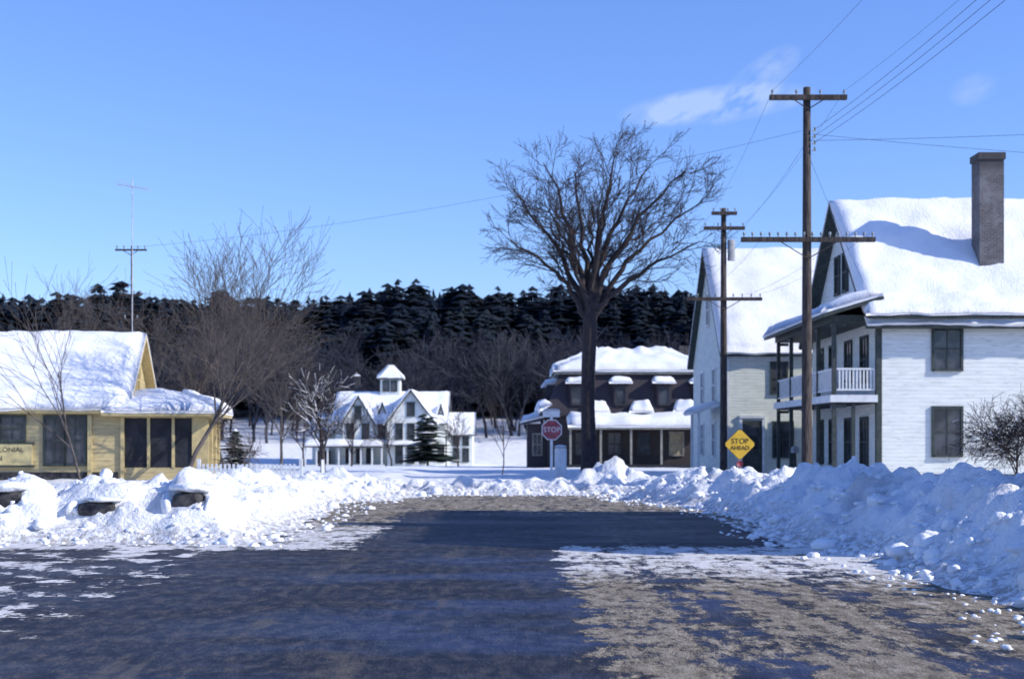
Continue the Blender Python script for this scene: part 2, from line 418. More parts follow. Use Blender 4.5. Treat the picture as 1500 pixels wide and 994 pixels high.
# granite blocks half swallowed by the heaps: a rough face showing under a brow of snow
for k, (sx, sz, a, b, rx, top) in enumerate(STONES):
    e = Group('snow_covered_granite_block', (sx, 23.75, sz))
    v = IV.copy(); v = np.sign(v)*np.abs(v)**.4
    v *= np.array([a, .36, b])*(1+.16*fbm(IV[:, 0]*2+k, IV[:, 1]*2+IV[:, 2], k, 2))[:, None]
    mesh_obj('stone', v, IF, M_stone, e.e)
    for j, (ox, oz, wx, wz) in enumerate(((0, 1.2, 1.3, .42), (-1.35, -.1, .5, 1.1), (1.35, -.15, .5, 1.05), (0, -1.35, 1.6, .4))):
        c = IV*np.array([a*wx, .42, b*wz])*(1+.7*fbm(IV[:, 0]*1.5+k*3+j, IV[:, 1]*1.5+IV[:, 2]*1.3, k+9+j, 3))[:, None]+np.array([a*ox, .03, b*oz])
        mesh_obj('snow_brow', c, IF, M_snow, e.e, True)

# ------------------------------------------------------------ trees
def rot_dir(d, ang, az):
    d = d/np.linalg.norm(d); r = np.array([0, 0, 1.]) if abs(d[2]) < .9 else np.array([1., 0, 0])
    u = np.cross(d, r); u /= np.linalg.norm(u); w = np.cross(d, u)
    return d*math.cos(ang)+(u*math.cos(az)+w*math.sin(az))*math.sin(ang)
def grow(T, R, p, d, L, r, lvl, maxl, kids, spread, up, rmin, wig=.12, lratio=(.5, .75)):
    n = 5 if lvl < 2 else 4 if lvl < maxl else 3
    pts = [p]; dd = d
    for i in range(n-1):
        dd = dd+R.normal(0, wig, 3)+np.array([0, 0, up]); dd /= np.linalg.norm(dd)
        pts.append(pts[-1]+dd*L/(n-1))
    rad = np.maximum(np.linspace(r, r*.45, n), rmin)
    T.add(pts, rad, 5 if r > .08 else 3)
    if lvl >= maxl: return
    K = kids[min(lvl, len(kids)-1)]
    for k in range(K):
        t = .3+.7*(k+R.random()*.8)/K; t = min(t, 1.); f = t*(n-1); i = min(int(f), n-2); q = pts[i]+(pts[i+1]-pts[i])*(f-i)
        tan = pts[i+1]-pts[i]
        nd = rot_dir(tan, spread*(.55+.7*R.random()), R.random()*6.283)
        grow(T, R, q, nd, L*R.uniform(*lratio), max(r*(1-.55*t)*.62, rmin), lvl+1, maxl, kids, spread, up, rmin, wig, lratio)
def bare_tree(name, x, y, h, seed, r0=.12, lean=(0, 0), kids=(7, 6, 5, 4), maxl=4, spread=.6, up=.06, mat=None, rmin=.007, frac=.55, z=None):
    R = np.random.default_rng(seed); T = Tubes()
    z0 = (H1(x, y) if z is None else z)-.1
    grow(T, R, np.zeros(3), np.array([lean[0], lean[1], 1.]), h*frac*1.15, r0, 0, maxl, kids, spread, up, rmin)
    V = np.vstack(T.V); V *= 1.0; s = h/V[:, 2].max(); V *= s
    return mesh_obj(name, V, T.F, mat or M_bark2, None, True, (x, y, z0))

# big elm
def elm(x, y):
    R = np.random.default_rng(12); T = Tubes(); z0 = -.2
    tr = [(0, 0, 0), (.02, 0, .5), (.0, 0, 1.6), (-.06, 0, 3.4), (-.03, .02, 5.2), (.02, 0, 6.6), (.06, 0, 7.8), (.05, 0, 9.2)]
    T.add(tr, [.58, .42, .35, .32, .32, .34, .30, .12], 12)
    ends = [(-3.5, 1, 13.3), (-2.1, -1.0, 14.3), (-.6, 1.5, 14.4), (1.2, -1, 14.8), (2.8, 1.2, 14.5), (4.2, -1.0, 13.9), (5.3, .8, 12.9), (4.9, -1.0, 10.8),
            (-3.6, -.8, 10.9), (.4, 3.2, 13.3), (.8, -3.2, 13.1), (3.6, 2.6, 12.3), (-2.3, 2.8, 12.4), (-2.1, -2.8, 12.2)]
    for k, e in enumerate(ends):
        e = np.array(e); s = np.array([0, 0, 6.8+1.6*R.random()]); c = np.array([e[0]*.30, e[1]*.30, s[2]+(e[2]-s[2])*.60])
        t = np.linspace(0, 1, 12)[:, None]
        P = (1-t)**2*s+2*t*(1-t)*c+t*t*e
        P[1:-1] += R.normal(0, .09, (10, 3))
        rr = np.linspace(.18 if k < 9 else .13, .022, 12)
        T.add(P, rr, 6)
        for j in range(12):
            t0 = .24+.76*(j+R.random())/12; f = min(t0, .999)*11; i = int(f); q = P[i]+(P[i+1]-P[i])*(f-i); tan = P[i+1]-P[i]
            nd = rot_dir(tan, R.uniform(.35, .85), R.random()*6.283)+np.array([e[0]*.05, e[1]*.05, .08])
            nd /= np.linalg.norm(nd)
            grow(T, R, q, nd, R.uniform(1.1, 1.9), .042*(1.2-t0*.7), 1, 3, (6, 6, 5), .62, .03, .0090, .17, (.42, .68))
    return T.obj('elm_tree', M_bark, None, (x, y, z0))
elm(3.5, 62)

bare_tree('bare_tree', -11.2, 46.5, 9.8, 21, .12, (.22, 0), spread=.55, kids=(9, 7, 6, 4))
bare_tree('bare_tree', -13.6, 43.2, 7.4, 22, .06, (.0, 0), kids=(7, 4, 3), maxl=3, spread=.5)
bare_tree('bare_tree', -17.0, 62.0, 9.2, 23, .11, (.12, 0), spread=.6)
bare_tree('bare_tree', -14.0, 56.0, 8.5, 24, .10, (.2, 0), spread=.6)
bare_tree('bare_tree', -23.5, 72.0, 11.6, 25, .11, (.02, 0), spread=.45, up=.1)
bare_tree('bare_tree', -16.5, 78.0, 9.0, 26, .14, (.05, 0), spread=.7)
bare_tree('bare_tree', -12.5, 74.0, 8.0, 29, .12, (.05, 0), spread=.7)
bare_tree('bare_tree', -.45, 62, 5.2, 27, .07, (0, 0), kids=(9, 5, 3), maxl=3, spread=.35, mat=M_bark, frac=.8)
def snowy(o, f, seed, r):
    """snow lying along the branches: a second mesh of the same limbs, lifted a little"""
    me = o.data; Rr = np.random.default_rng(seed); F = [tuple(p.vertices) for p in me.polygons if Rr.random() < f]
    V = np.array([v.co[:] for v in me.vertices])+np.array([0, 0, r]); c = mesh_obj('snow_on_branches', V, F, M_snow, o, True)
snowy(bare_tree('bare_tree', -8.3, 60, 4.9, 28, .15, (.12, 0), kids=(8, 6, 4), maxl=3, spread=.75, mat=M_bark), .22, 1, .035)
snowy(bare_tree('bare_shrub', 15.0, 40.6, 3.2, 33, .06, (-.1, 0), kids=(10, 7, 5, 5), maxl=4, spread=.9, up=.02, mat=M_bark, frac=.5), .04, 2, .02)
bare_tree('bare_shrub', 15.9, 40.2, 3.9, 34, .06, (-.1, 0), kids=(10, 7, 6, 5), maxl=4, spread=.9, up=.02, mat=M_bark, frac=.5)
bare_tree('bare_shrub', -12.0, 52, 3.2, 35, .06, (.1, 0), kids=(9, 6, 5, 4), maxl=4, spread=.9, up=.02, frac=.5)
bare_tree('bare_shrub', -9.2, 47, 1.9, 36, .05, (.1, 0), kids=(9, 6, 5), maxl=3, spread=.9, up=.02, frac=.5)

def conifer(seed, layers=13, nb=9, prof=.75, R0=.27):
    R = np.random.default_rng(seed); V = []; F = []
    for i in range(layers):
        t = (i+R.random()*.6)/layers; z = .12+.86*t; r = R0*((1-t)**prof)*(1+.55*(R.random()-.5))+.012
        ox, oy = R.normal(0, .015, 2)
        for k in range(nb):
            a = (k+R.random())*6.283/nb; rr = r*R.uniform(.5, 1.25); dr = .03+.05*R.random(); 
            if prof < .6: dr -= .04
            ca, sa = math.cos(a), math.sin(a); w = rr*.42; n = len(V)
            V += [(ox, oy, z+.05), (ox+ca*rr*.6-sa*w, oy+sa*rr*.6+ca*w, z-dr*.5), (ox+ca*rr, oy+sa*rr, z-dr), (ox+ca*rr*.6+sa*w, oy+sa*rr*.6-ca*w, z-dr*.5)]
            F.append((n, n+1, n+2, n+3))
    return np.array(V), np.array(F)
PC = [conifer(s, 13, 8, pr, r0) for s, pr, r0 in ((1, .7, .26), (2, .45, .25), (3, .36, .24), (4, .5, .27), (5, .30, .23), (6, .4, .3))]
def scatter(name, protos, places, mat):
    Vs = []; Fs = []; n = 0
    for (x, y, z, h, w, a, k) in places:
        V, F = protos[k]; c, s = math.cos(a), math.sin(a)
        P = np.stack([(V[:, 0]*c-V[:, 1]*s)*h*w+x, (V[:, 0]*s+V[:, 1]*c)*h*w+y, V[:, 2]*h+z], -1)
        Vs.append(P); Fs.append(F+n); n += len(V)
    return mesh_obj(name, np.vstack(Vs), np.vstack(Fs), mat)
R = np.random.default_rng(9); N = 2900
px = R.uniform(-140, 135, N); py = 208+88*R.random(N)**.9
hz = height(px, py); clump = fbm(px*.05, py*.05, 5, 3)
pl = [(px[i], py[i], hz[i]-.3, max(6, R.normal(10.6, 1.4)+4*clump[i]), R.uniform(.85, 1.45), R.random()*6.28, int(R.integers(0, 6))) for i in range(N)]
scatter('distant_pine_forest', PC, pl, M_pine)
# leafless woodland along the forest foot
def bare_proto(seed):
    Rr = np.random.default_rng(seed); T = Tubes()
    grow(T, Rr, np.zeros(3), np.array([0, 0, 1.]), .6, .018, 0, 3, (7, 5, 5), .55, .06, .0030)
    V = np.vstack(T.V); V /= V[:, 2].max(); return V, np.array(T.F)
PB = [bare_proto(s) for s in (1, 2, 3, 4)]
N = 420; px = R.uniform(-110, 100, N); py = R.uniform(174, 228, N); hz = height(px, py)
pl = [(px[i], py[i], hz[i]-.2, R.uniform(8, 15), R.uniform(1, 1.3), R.random()*6.28, int(R.integers(0, 4))) for i in range(N)]
scatter('distant_bare_woodland', PB, pl, M_bark3)

def evergreen(x, y, h, w, seed, z=None, snow=.2, prof=.8):
    V, F = conifer(seed, 16, 13, prof); z = H1(x, y)-.1 if z is None else z
    g = Group('evergreen_tree', (x, y, z))
    P = V*np.array([h*w, h*w, h]); mesh_obj('foliage', P, F, M_ever, g.e)
    T = Tubes(); T.add([(0, 0, 0), (0, 0, h*.9)], [.12, .03], 6); T.obj('trunk', M_bark, g.e)
    Rr = np.random.default_rng(seed+50); sel = F[Rr.random(len(F)) < snow]
    mesh_obj('snow_on_boughs', P*np.array([.96, .96, 1])+np.array([0, 0, .05]), sel, M_snow, g.e)
evergreen(-7.9, 128, 5.2, 1.9, 61, snow=.1, prof=.5)
evergreen(-12.2, 60, 2.0, 1.8, 64, snow=.06, prof=.5)

# ------------------------------------------------------------ white porch house on the right
g = Group('white_clapboard_house', (13.1, 49, 0))
g.box('walls', 0, 16, 0, 10.5, -.1, 6.1, M_white)
g.gable(0, 16, 0, 10.5, 6.1, 11.0, M_white, M_trimg, ov=.5, th=.38, walls=False, res=.3)
g.box('corner_board', -.03, .17, -.03, .17, 0, 6.08, M_trimg)
g.box('frieze_board', .18, 16, -.035, -.001, 5.84, 6.08, M_trimg)
g.box('foundation', .2, 15.9, -.06, -.002, -.1, .5, M_stone)
for xa in (2.04, 7.2, 11.5):
    g.window(xa, xa+.95, 4.28, 5.72, 0, M_trimg); g.window(xa, xa+.95, 1.2, 2.85, 0, M_trimg)
g.window(4.2, 4.9, 7.6, 9.0, 0, M_trimg, '-x'); g.window(5.5, 6.2, 7.6, 9.0, 0, M_trimg, '-x')
for ya in (1.2, 3.6, 6.2, 8.4):
    g.window(ya, ya+.95, 3.9, 5.5, 0, M_trimg, '-x'); g.window(ya, ya+.95, .8, 2.5, 0, M_trimg, '-x')
# two-storey porch
PX = -1.6
g.box('porch_deck', PX, -.003, -.02, 10.4, .0, .35, M_grey)
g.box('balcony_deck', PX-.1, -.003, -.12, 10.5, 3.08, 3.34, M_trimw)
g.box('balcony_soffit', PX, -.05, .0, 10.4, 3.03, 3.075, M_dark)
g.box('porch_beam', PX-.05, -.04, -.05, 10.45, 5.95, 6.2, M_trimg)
posts = []
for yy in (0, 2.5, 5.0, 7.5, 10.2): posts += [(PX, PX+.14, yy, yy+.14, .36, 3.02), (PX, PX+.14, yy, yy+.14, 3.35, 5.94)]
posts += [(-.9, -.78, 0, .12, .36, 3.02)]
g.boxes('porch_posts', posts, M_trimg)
g.boxes('post_brackets', [(PX+.15, PX+.5, yy+.03, yy+.1, z, z+.12) for yy in (0, 10.2) for z in (2.88, 5.8)] + [(PX+.03, PX+.1, yy+a, yy+a+.35, z, z+.12) for yy in (0, 2.5, 5, 7.5) for a in (.15,) for z in (2.88, 5.8)], M_trimg)
rails = [(PX+.16, -.06, .03, .11, 4.24, 4.31), (PX+.16, -.06, .03, .11, 3.5, 3.56), (PX+.03, PX+.11, .16, 10.2, 4.24, 4.31), (PX+.03, PX+.11, .16, 10.2, 3.5, 3.56)]
for i in range(11): xx = PX+.24+i*.125; rails.append((xx, xx+.055, .045, .095, 3.561, 4.239))
for i in range(72): yy = .28+i*.135; rails.append((PX+.045, PX+.095, yy, yy+.05, 3.561, 4.239))
g.boxes('balustrade', rails, M_trimw)
q = [(PX-.45, 11.0, 6.2), (PX-.45, -.5, 6.2), (.1, -.5, 6.85), (.1, 11.0, 6.85)]
g.slab('porch_roof', q, .12, M_trimg); g.snow('porch_roof_snow', q, .34, .3)
g.slab('eave', [(-.5, -.7, 6.12), (16.3, -.7, 6.12), (16.3, 0, 6.3), (-.5, 0, 6.3)], .1, M_trimg)
g.snow('eave_snow', [(-.6, -.72, 6.13), (16.2, -.72, 6.13), (16.2, .6, 6.9), (-.6, .6, 6.9)], .32, .25)
g.box('chimney', 4.2, 5.1, 1.5, 2.4, 7.0, 12.1, M_brick); g.box('chimney_cap', 4.15, 5.15, 1.45, 2.45, 12.1, 12.35, M_brick)
g.box('flue', 4.4, 4.9, 1.7, 2.2, 12.35, 12.4, M_dark)
def chair(g, x, y, z):
    g.boxes('porch_chair', [(x, x+.45, y, y+.45, z+.42, z+.47), (x, x+.05, y, y+.05, z, z+.42), (x+.4, x+.45, y, y+.05, z, z+.42), (x, x+.05, y+.4, y+.45, z, z+1.0), (x+.4, x+.45, y+.4, y+.45, z, z+1.0), (x+.05, x+.4, y+.41, y+.44, z+.6, z+.95)], M_trimw)
chair(g, -1.1, 1.0, 3.34)

# ------------------------------------------------------------ second white house
g = Group('white_gabled_house', (9.7, 62, 0))
g.gable(0, 9, 0, 11, 5.75, 11.0, M_cream, M_trimg, ov=.3, th=.3)
g.box('corner_board', -.03, .15, -.03, .15, 0, 5.6, M_trimw)
g.box('frieze', .16, 9, -.03, -.001, 5.35, 5.6, M_trimw)
g.window(2.1, 2.75, 3.9, 5.2, 0, M_trimg); g.window(4.8, 5.6, 3.7, 5.2, 0, M_trimg)
g.box('door', .75, 1.65, -.05, -.001, .1, 2.6, M_trimg)
g.boxes('door_frame', [(.62, .75, -.09, -.001, 0, 2.72), (1.65, 1.78, -.09, -.001, 0, 2.72), (.62, 1.78, -.12, -.001, 2.721, 2.85)], M_trimw)
g.box('door_glass', .92, 1.48, -.065, -.051, 1.3, 2.4, M_glass)
g.window(2.2, 3.0, 1.0, 2.5, 0, M_trimg)
g.window(3.0, 3.8, 3.6, 5.1, 0, M_trimw, '-x'); g.window(7.0, 7.8, 3.6, 5.1, 0, M_trimw, '-x'); g.window(5, 5.8, 7.4, 8.9, 0, M_trimw, '-x')
g.window(3.0, 3.8, 1.0, 2.5, 0, M_trimw, '-x'); g.window(7.0, 7.8, 1.0, 2.5, 0, M_trimw, '-x')
g.boxes('side_stoop', [(-1.0, -.003, 2.0, 4.5, 0, .4), (-1.0, -.88, 2.0, 2.12, .4, 3.0), (-1.0, -.88, 4.38, 4.5, .4, 3.0)], M_trimw)
q = [(-1.3, 4.8, 3.0), (-1.3, 1.7, 3.0), (-.01, 1.7, 3.4), (-.01, 4.8, 3.4)]; g.slab('stoop_roof', q, .1, M_trimw); g.snow('stoop_snow', q, .25)

# ------------------------------------------------------------ house added out of view on the right to throw shade over bank and road
g = Group('added_shade_house', (12.6, 17.5, 0))
g.gable(0, 7, 0, 10, 6.6, 10.8, M_white, M_trimg, ov=.4, th=.3, axis='y')
for ya in (1.5, 4.5, 7.5):
    for z0 in (1.2, 4.0): g.window(ya, ya+.95, z0, z0+1.6, 0, M_trimg, '-x')
for xa in (1.3, 4.6):
    for z0 in (1.2, 4.0): g.window(xa, xa+.95, z0, z0+1.6, 0, M_trimg)
g.box('chimney', 3.1, 3.9, 4, 4.8, 9, 12.2, M_brick)

# ------------------------------------------------------------ dark mansard building
g = Group('mansard_roof_building', (2.3, 88, -.1))
g.box('walls', 0, 11.2, 0, 9, -.3, 3.5, M_brown)
b = 11.2; i = .75
V = [(-.15, -.15, 3.55), (b+.15, -.15, 3.55), (b+.15, 9.15, 3.55), (-.15, 9.15, 3.55), (i, i, 6.1), (b-i, i, 6.1), (b-i, 9-i, 6.1), (i, 9-i, 6.1)]
g.poly('mansard', V, [(3, 2, 1, 0), (4, 5, 6, 7), (0, 1, 5, 4), (1, 2, 6, 5), (2, 3, 7, 6), (3, 0, 4, 7)], M_slate)
g.box('cornice', i-.25, b-i+.25, i-.25, 9-i+.25, 6.103, 6.25, M_trimo)
g.box('lower_cornice', -.3, b+.3, -.3, 9.3, 3.38, 3.545, M_brown)
hx0, hx1, hy0, hy1 = i-.35, b-i+.35, i-.35, 9-i+.35; zt = 7.75
A = (hx0, hy0, 6.26); Bq = (hx1, hy0, 6.26); C = (hx1, hy1, 6.26); D = (hx0, hy1, 6.26); r1 = (3.8, 4.5, zt); r2 = (8.0, 4.5, zt)
g.poly('hip_roof', [A, Bq, C, D, r1, r2], [(0, 1, 5, 4), (1, 2, 5), (2, 3, 4, 5), (3, 0, 4)], M_roof)
g.snow('roof_snow', [A, Bq, r2, r1], .45); g.snow('roof_snow', [D, A, r1, (3.8, 4.52, zt)], .45)
g.snow('roof_snow', [Bq, C, (8.0, 4.52, zt), r2], .4); g.snow('roof_snow', [C, D, r1, r2], .3)
for dx in (1.9, 4.7, 7.5, 9.9):
    g.box('dormer', dx-.5, dx+.5, -.02, 1.4, 3.9, 5.45, M_slate)
    g.window(dx-.3, dx+.3, 4.15, 5.2, -.02, M_slate, sash=False)
    g.snow('dormer_snow', [(dx-.75, -.35, 5.46), (dx+.75, -.35, 5.46), (dx+.75, 1.0, 5.6), (dx-.75, 1.0, 5.6)], .42, .15)
    g.snow('ledge_snow', [(dx+.5, -.6, 3.56), (dx+2.1, -.6, 3.56), (dx+1.9, .35, 4.0), (dx+.7, .35, 4.0)], .6, .15)
for dy in (2.2, 6.2):
    g.box('side_dormer', -.02, 1.4, dy-.5, dy+.5, 3.9, 5.45, M_slate)
    g.window(dy-.3, dy+.3, 4.15, 5.2, -.02, M_slate, '-x', sash=False)
    g.snow('dormer_snow', [(-.25, dy+.65, 5.46), (-.25, dy-.65, 5.46), (1, dy-.65, 5.6), (1, dy+.65, 5.6)], .34, .15)
g.snow('ledge_snow', [(-.55, 9.2, 3.56), (-.55, -.4, 3.56), (.3, -.3, 4.1), (.3, 9.2, 4.1)], .55, .2)
q = [(1.2, -2.7, 2.62), (11.3, -2.7, 2.62), (11.3, -.02, 3.25), (1.2, -.02, 3.25)]
g.slab('porch_roof', q, .12, M_trimo); g.snow('porch_snow', q, .5)
g.boxes('porch_posts', [(xx, xx+.13, -2.5, -2.37, .3, 2.5) for xx in (1.3, 3.2, 5.1, 7.0, 8.9, 11.0)], M_trimo)
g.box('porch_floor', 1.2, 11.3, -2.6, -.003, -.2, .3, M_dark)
for k, wx in enumerate((1.8, 3.9, 5.8, 7.9, 9.7)):
    g.window(wx, wx+.8, .9, 2.3, 0, M_brown if k != 3 else M_trimo, glass=M_curtain if k in (3,) else None)
g.box('lean_to', -1.3, -.003, 1, 6, -.2, 2.9, M_brown)
g.window(-.9, -.4, .9, 2.2, 1, M_trimo)
q = [(-1.7, 6.3, 2.95), (-1.7, .7, 2.95), (-.01, .7, 3.35), (-.01, 6.3, 3.35)]; g.slab('lean_to_roof', q, .1, M_roof); g.snow('lean_to_snow', q, .4)
g.box('chimney', 9.2, 9.9, 5.6, 6.3, 6.3, 8.3, M_stone)

# ------------------------------------------------------------ Victorian house with cupola
g = Group('victorian_house_with_cupola', (-23.0, 150, -1.2))
def VX(p): return (p-440)*.075
g.gable(VX(488), VX(648), 0, 9, 4.9, 8.2, M_white, M_trimg, ov=.4, th=.35)
g.gable(VX(566), VX(634), -1.6, 4.4, 4.9, 8.3, M_white, M_trimg, ov=.35, th=.3, axis='y', walls=True)
g.gable(VX(500), VX(545), -.7, 4.4, 4.9, 7.7, M_white, M_trimg, ov=.3, th=.3, axis='y', walls=True)
g.gable(VX(549), VX(563), .6, 4.4, 5.6, 7.0, M_white, M_trimg, ov=.2, th=.25, axis='y', walls=True, zb=4.9)
g.gable(VX(637), VX(647), .6, 4.4, 5.6, 6.8, M_white, M_trimg, ov=.2, th=.25, axis='y', walls=True, zb=4.9)
g.gable(VX(452), VX(487), 1, 7, 3.9, 5.8, M_white, M_trimg, ov=.3, th=.3)
g.gable(VX(459), VX(479), .2, 4, 3.9, 5.3, M_white, M_trimg, ov=.2, th=.25, axis='y', walls=True)
g.gable(VX(650), VX(688), 1.5, 8, 3.6, 5.9, M_white, M_trimg, ov=.3, th=.3)
cx = VX(564); g.box('cupola', cx-1.1, cx+1.1, 3.4, 5.6, 7.6, 9.9, M_white)
g.window(cx-.75, cx-.15, 8.5, 9.6, 3.4, M_trimg, sash=False); g.window(cx+.15, cx+.75, 8.5, 9.6, 3.4, M_trimg, sash=False)
g.window(3.9, 5.1, 8.5, 9.6, cx-1.1, M_trimg, '-x', sash=False)
for qa, qb in (((-1.45, -1.45), (1.45, -1.45)), ((1.45, -1.45), (1.45, 1.45)), ((1.45, 1.45), (-1.45, 1.45)), ((-1.45, 1.45), (-1.45, -1.45))):
    P1 = (cx+qa[0], 4.5+qa[1], 9.92); P2 = (cx+qb[0], 4.5+qb[1], 9.92)
    g.snow('cupola_snow', [P1, P2, (cx+qb[0]*.02, 4.5+qb[1]*.02, 11.4), (cx+qa[0]*.02, 4.5+qa[1]*.02, 11.4)], .22, .25)
g.box('cupola_cornice', cx-1.4, cx+1.4, 3.1, 5.9, 9.8, 9.918, M_trimg)
g.box('chimney', VX(513)-.3, VX(513)+.3, 4.5, 5.1, 7.5, 10.2, M_stone); g.snow('chimney_snow', [(VX(513)-.32, 4.48, 10.2), (VX(513)+.32, 4.48, 10.2), (VX(513)+.32, 5.12, 10.2), (VX(513)-.32, 5.12, 10.2)], .25, .15)
g.window(VX(556)-.35, VX(556)+.35, 3.1, 4.6, 0, M_trimg, lintel=True)
g.window(VX(556)-.22, VX(556)+.22, 5.0, 5.8, .6, M_trimg); g.window(VX(642)-.2, VX(642)+.2, 5.0, 5.8, .6, M_trimg)
for p in (583, 600, 617):
    g.window(VX(p)-.33, VX(p)+.33, 3.1, 4.6, -1.6, M_trimg, lintel=True); g.window(VX(p)-.33, VX(p)+.33, .5, 2.2, -1.6, M_trimg, lintel=True)
g.window(VX(600)-.35, VX(600)+.35, 5.6, 6.9, -1.6, M_trimg, lintel=True); g.window(VX(522)-.3, VX(522)+.3, 5.3, 6.5, -.7, M_trimg, lintel=True)
for p in (511, 533): g.window(VX(p)-.33, VX(p)+.33, 3.1, 4.6, -.7, M_trimg, lintel=True)
g.window(VX(469)-.3, VX(469)+.3, 3.1, 4.1, .2, M_trimg)
q = [(VX(446), -2.8, 2.3), (VX(562), -2.8, 2.3), (VX(562), -.72, 2.9), (VX(446), -.72, 2.9)]
g.slab('porch_roof', q, .14, M_trimg); g.snow('porch_snow', q, .28)
q = [(VX(564), -2.7, 2.45), (VX(637), -2.7, 2.45), (VX(637), -1.62, 2.8), (VX(564), -1.62, 2.8)]
g.slab('bay_roof', q, .14, M_trimg); g.snow('bay_snow', q, .25)
g.boxes('porch_posts', [(VX(p), VX(p)+.16, -2.6, -2.44, .2, 2.18) for p in (448, 464, 480, 496, 512, 528, 544, 558, 590, 610, 634)], M_trimw)
g.box('porch_floor', VX(446), VX(562), -2.7, -.72, -.2, .3, M_trimw)
g.boxes('porch_openings', [(VX(p)+.3, VX(p)+1.0, -.76, -.705, .4, 2.1) for p in (500, 515, 530)], M_dark)
g.boxes('porch_openings_left', [(VX(p)+.2, VX(p)+.95, .13, .195, .4, 1.8) for p in (459, 468)], M_dark)
g.window(VX(636)+.2, VX(636)+.8, .6, 2.2, 0, M_trimg)
for p in (660, 674): g.window(VX(p), VX(p)+.6, .6, 2.0, 1.5, M_trimg); g.window(VX(p), VX(p)+.6, 2.4, 3.3, 1.5, M_trimg)
g.window(2, 2.8, 3.1, 4.6, VX(488), M_trimg, '-x')
for xx, yy, hh, sd in ((-19.5, 138, 9.5, 71), (-12.5, 142, 7.5, 72), (-5.5, 140, 7.0, 73), (-16.0, 136, 7.0, 74), (-21.5, 141, 8.0, 75)):
    bare_tree('bare_tree', xx, yy, hh, sd, .15, (.05, 0), kids=(8, 6, 5), maxl=3, spread=.65, mat=M_bark, rmin=.018)

# ------------------------------------------------------------ yellow house on the left
g = Group('yellow_cottage', (-13.75, 48, 0), math.radians(7))
g.gable(-15, 0, 0, 7.6, 2.85, 5.55, M_yellow, M_trimy, ov=.35, th=.36, res=.3)
g.box('walls_base', -14.9, -.1, -.03, -.002, 0, .6, M_stone)
for xa, xb, z0, z1 in ((-2.55, -1.25, .9, 2.5), (-4.9, -3.3, 1.75, 2.5), (-8, -6.6, 1.2, 2.5), (-11.5, -10, 1.2, 2.5)):
    g.window(xa, (xa+xb)/2-.05, z0, z1, 0, M_trimg); g.window((xa+xb)/2+.05, xb, z0, z1, 0, M_trimg)
g.box('sign_board', -4.75, -3.0, -.13, -.003, .85, 1.58, M_yboard)
g.boxes('sign_frame', [(-4.82, -2.93, -.14, -.003, .78, .85), (-4.82, -2.93, -.14, -.003, 1.58, 1.64)], M_trimg)
g.box('corner_post', -1.12, -.98, -.12, -.003, 0, 2.6, M_trimy)
g.box('post_corner', -.0, .12, -.1, .03, 0, 2.6, M_trimy)
# enclosed porch wing
g.box('porch_back_wall', .01, 3.0, 4.4, 4.5, 0, 2.5, M_yellow)
g.boxes('porch_lower_wall', [(.13, 3.0, 0, .1, 0, .75), (2.9, 3.0, .1, 4.4, 0, .75)], M_yellow)
g.boxes('porch_wing_posts', [(xx, xx+.1, -.03, .11, .751, 2.5) for xx in (.9, 1.75)]+[(2.45, 3.02, -.03, .11, .751, 2.5)]+[(2.88, 3.02, yy, yy+.3, .751, 2.5) for yy in (1.4, 2.9, 4.2)], M_trimy)
g.box('porch_header', .01, 3.05, -.06, 4.5, 2.5, 2.62, M_trimy)
g.box('porch_screen', .13, 2.44, .04, .06, .751, 2.5, M_dark)
q = [(-.6, -.5, 2.65), (3.45, -.5, 2.65), (1.7, 2.1, 3.3), (-.6, 2.1, 3.3)]; g.slab('porch_roof', q, .1, M_trimy); g.snow('porch_snow', q, .36, .25)
q = [(3.45, -.5, 2.65), (3.45, 4.9, 2.65), (1.7, 2.5, 3.3), (1.7, 2.1, 3.3)]; g.slab('porch_roof', q, .1, M_trimy); g.snow('porch_snow', q, .36, .25)
q = [(3.45, 4.9, 2.65), (.02, 4.9, 2.65), (.02, 2.5, 3.3), (1.7, 2.5, 3.3)]; g.slab('porch_roof', q, .1, M_trimy); g.snow('porch_snow', q, .36, .25)
g.window(3.4, 4.2, 3.5, 4.5, .0, M_trimy, '+x')
def text(g, s, size, loc, mat, rot=(math.pi/2, 0, 0)):
    c = bpy.data.curves.new('lettering', 'FONT'); c.body = s; c.size = size; c.align_x = 'CENTER'; c.align_y = 'CENTER'; c.extrude = .002
    o = bpy.data.objects.new('lettering', c); scene.collection.objects.link(o); c.materials.append(mat)
    o.parent = g.e; o.location = loc; o.rotation_euler = rot
text(g, 'COLONIAL', .24, (-3.87, -.135, 1.38), M_black); text(g, 'INN', .24, (-4.2, -.135, 1.08), M_black)

# TV antenna on the cottage ridge
g = Group('tv_antenna', (-14.6, 52.5, 5.2))
T = Tubes(); T.add([(0, 0, -.3), (0, 0, 6.6)], [.022, .018], 6)
T.add([(-.55, 0, 6.35), (.6, 0, 6.15)], [.014, .014], 4)
for k in range(7):
    f = k/6; x = -.55+1.15*f; w = .25+.3*f; T.add([(x, -w, 6.35-.2*f), (x, w, 6.35-.2*f)], [.009, .009], 4)
T.add([(-.45, -.3, 6.45), (-.2, .3, 6.4)], [.01, .01], 4); T.obj('mast_and_elements', M_metal, g.e)

